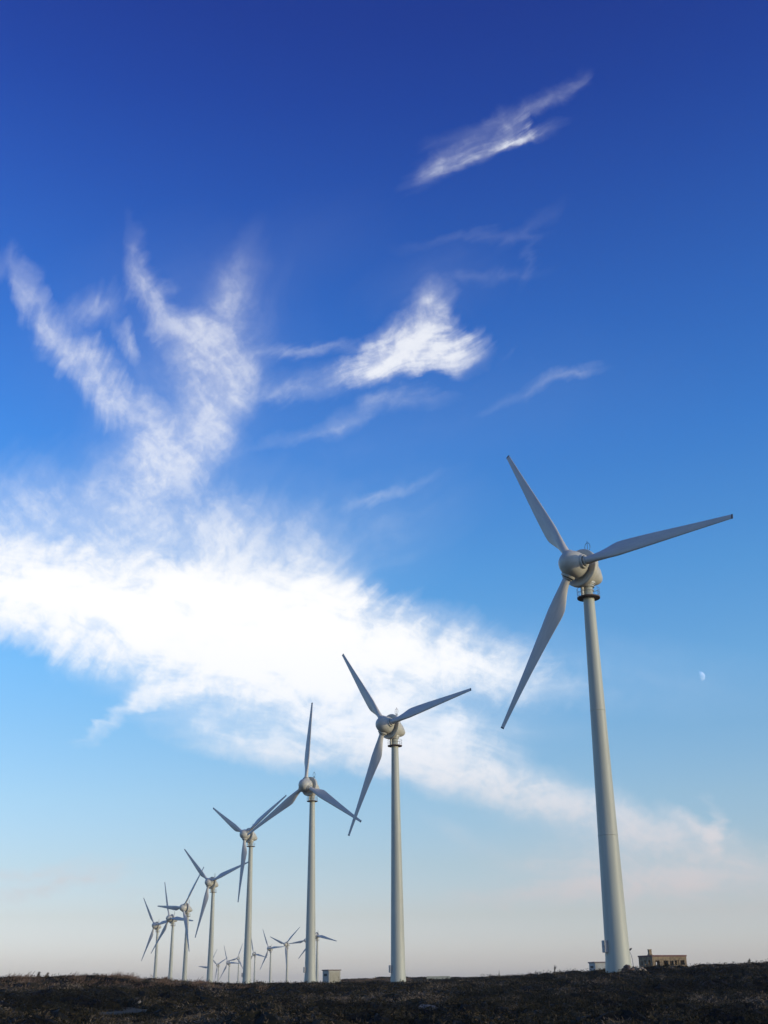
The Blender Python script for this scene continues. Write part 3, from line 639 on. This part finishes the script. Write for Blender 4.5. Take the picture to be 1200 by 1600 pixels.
GRASS = leaf_material('dry_grass', [(0, (.05, .036, .015)), (.5, (.15, .09, .05)), (.8, (.25, .145, .095)), (1, (.34, .21, .15))])
def grass(px0, px1, r0, r1, n, h0, h1, blades, spread=.35, bump=None):
    px = rng.uniform(px0, px1, n); r = rng.uniform(r0, r1, n); P_ = np.array([at(a, b_) for a, b_ in zip(px, r)]); x, y = P_[:, 0], P_[:, 1]
    hs = rng.uniform(h0, h1, n) * (.7 + .45 * np.sin(px * .33) * np.sin(px * .117 + r * .2)) * (1 if bump is None else bump(px)); idx = np.repeat(np.arange(n), blades); N = len(idx)
    bx = x[idx] + rng.normal(0, spread, N); by = y[idx] + rng.normal(0, spread, N); bz = ground_z(bx, by)
    h = hs[idx] * (.35 + 1.1 * rng.uniform(0, 1, N) ** 1.8); lean = h * rng.uniform(.1, .75, N); ly = h * rng.normal(0, .2, N)
    wv = rng.uniform(.012, .028, N)
    p0 = np.stack([bx, by, bz], -1); p1 = p0 + np.stack([lean * .4, ly * .4, h * .65], -1); p2 = p0 + np.stack([lean, ly, h], -1); s = np.stack([wv, 0 * wv, 0 * wv], -1)
    Q1 = np.stack([p0 - s, p0 + s, p1 + s * .8, p1 - s * .8], 1); Q2 = np.stack([p1 - s * .8, p1 + s * .8, p2 + s * .5, p2 - s * .5], 1)
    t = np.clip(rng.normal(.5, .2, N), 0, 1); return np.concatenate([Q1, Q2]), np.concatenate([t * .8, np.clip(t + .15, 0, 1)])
def lump(px): return 1 + .5 * np.exp(-((px - 178) / 26) ** 2) + .5 * np.exp(-((px - 115) / 10) ** 2) + .4 * np.exp(-((px - 256) / 6) ** 2) + .5 * np.exp(-((px - 312) / 8) ** 2) + .4 * np.exp(-((px - 30) / 20) ** 2) + .5 * np.exp(-((px - 205) / 10) ** 2)
G1 = grass(-60, 330, 132, 172, 4200, .2, .62, 12, .28, lump); G2 = grass(330, 480, 150, 260, 1500, .15, .34, 12); G3 = grass(500, 640, 300, 345, 900, .2, .4, 12, .6); G4 = grass(-60, 420, 112, 134, 2400, .25, .55, 12)
quads_object('dry_grass', np.concatenate([G1[0], G2[0], G3[0], G4[0]]), np.concatenate([G1[1], G2[1], G3[1], G4[1]]), GRASS, 'stuff', 'reddish dry grass blowing along the ridge at left', 'grass')
# single plants that stand out on the skyline
def tuft(px, r, h, label, name, cat, wide=.35, n=260, tall=False):
    x, y = at(px, r); N = n; z = rng.uniform(0, 1, N); a = rng.uniform(0, 6.283, N); rr = wide * (1 - z * .9) * rng.uniform(.2, 1, N)
    p = np.stack([x + rr * np.cos(a) + z * h * .18, y + rr * np.sin(a), gz(x, y) + z * h], -1)
    d = unit(np.stack([np.cos(a) * .5 + .35, np.sin(a) * .5, 1.0 + 0 * z], -1) + rng.normal(0, .25, (N, 3))); s = unit(np.cross(d, rng.normal(0, 1, (N, 3))))
    L = h * .28; Wd = .02
    Q = np.stack([p - s * Wd, p + s * Wd, p + d * L + s * Wd * .4, p + d * L - s * Wd * .4], 1)
    return quads_object(name, Q, np.clip(rng.normal(.3, .2, N), 0, 1), GRASS if not tall else SCRUB, None, label, cat)
tuft(58, 146, .95, 'narrow pointed bush on the left skyline, left one of the pair', 'pointed_bush', 'bush', .26, 200)
tuft(72, 146, .85, 'broader drooping bush on the left skyline, right one of the pair', 'drooping_bush', 'bush', .4, 220)
tuft(258, 150, .8, 'single dark bush on the ridge between the two leftmost towers', 'dark_bush', 'bush', .4, 260)
tuft(865, 160, 1.35, 'tall thin dry stalk on the skyline left of the nearest turbine', 'dry_stalk', 'plant', .12, 90, True)
tuft(1171, 155, 1.0, 'thin spiky plant on the skyline near the right edge', 'spiky_plant', 'plant', .18, 120, True)

# ------------------------------------------------------------------ moon
md = cw * FPX + cr2 * (1093.5 - 600) - cu2 * (1057 - 800); md.normalize()
MD = 40000.0; mr_ = MD * math.tan(R_(.24))
bm = bmesh.new(); bmesh.ops.create_icosphere(bm, subdivisions=5, radius=mr_)
bmesh.ops.delete(bm, geom=[f for f in bm.faces if f.calc_center_median().normalized().dot(sdir) < .16], context='FACES')   # the unlit part is lost in the blue of the air
me = bpy.data.meshes.new('moon'); bm.to_mesh(me); bm.free()
me.polygons.foreach_set('use_smooth', [True] * len(me.polygons))
mm = bpy.data.materials.new('moon_surface'); mm.use_nodes = True; nt = mm.node_tree; nt.nodes.clear()
o_ = nt.nodes.new('ShaderNodeOutputMaterial'); ads = nt.nodes.new('ShaderNodeAddShader'); df = nt.nodes.new('ShaderNodeBsdfDiffuse'); tr = nt.nodes.new('ShaderNodeBsdfTransparent')
tcx = nt.nodes.new('ShaderNodeTexCoord'); nz = nt.nodes.new('ShaderNodeTexNoise'); nz.inputs['Scale'].default_value = 1.6 / mr_; nz.inputs['Detail'].default_value = 4; nt.links.new(tcx.outputs['Object'], nz.inputs[0])
rp = nt.nodes.new('ShaderNodeValToRGB'); nt.links.new(nz.outputs['Fac'], rp.inputs[0]); e = rp.color_ramp.elements; e[0].position = .42; e[0].color = (.17, .18, .21, 1); e[1].position = .58; e[1].color = (.27, .28, .33, 1)
nt.links.new(rp.outputs[0], df.inputs[0]); nt.links.new(df.outputs[0], ads.inputs[0]); nt.links.new(tr.outputs[0], ads.inputs[1]); gmt = nt.nodes.new('ShaderNodeNewGeometry'); mxs = nt.nodes.new('ShaderNodeMixShader'); tr2 = nt.nodes.new('ShaderNodeBsdfTransparent')
nt.links.new(gmt.outputs['Backfacing'], mxs.inputs[0]); nt.links.new(ads.outputs[0], mxs.inputs[1]); nt.links.new(tr2.outputs[0], mxs.inputs[2]); nt.links.new(mxs.outputs[0], o_.inputs[0])
me.materials.append(mm); mo = bpy.data.objects.new('moon', me); col.objects.link(mo); mo.location = md * MD
tag(mo, 'pale half moon in the blue sky right of the nearest tower', 'moon')

# ------------------------------------------------------------------ thin haze
hz = MB(); hz.box((0, 0, 20), (18400, 18400, 142)); hm = bpy.data.materials.new('haze'); hm.use_nodes = True; nt = hm.node_tree; nt.nodes.clear()
o_ = nt.nodes.new('ShaderNodeOutputMaterial'); pv = nt.nodes.new('ShaderNodeVolumePrincipled'); pv.inputs['Color'].default_value = (1.0, .93, .86, 1); pv.inputs['Density'].default_value = 1.3e-4
pv.inputs['Anisotropy'].default_value = 0.0; nt.links.new(pv.outputs[0], o_.inputs['Volume'])
ho = hz.build('haze', hm); tag(ho, 'thin pale haze over the whole plain', 'haze', None, 'stuff')
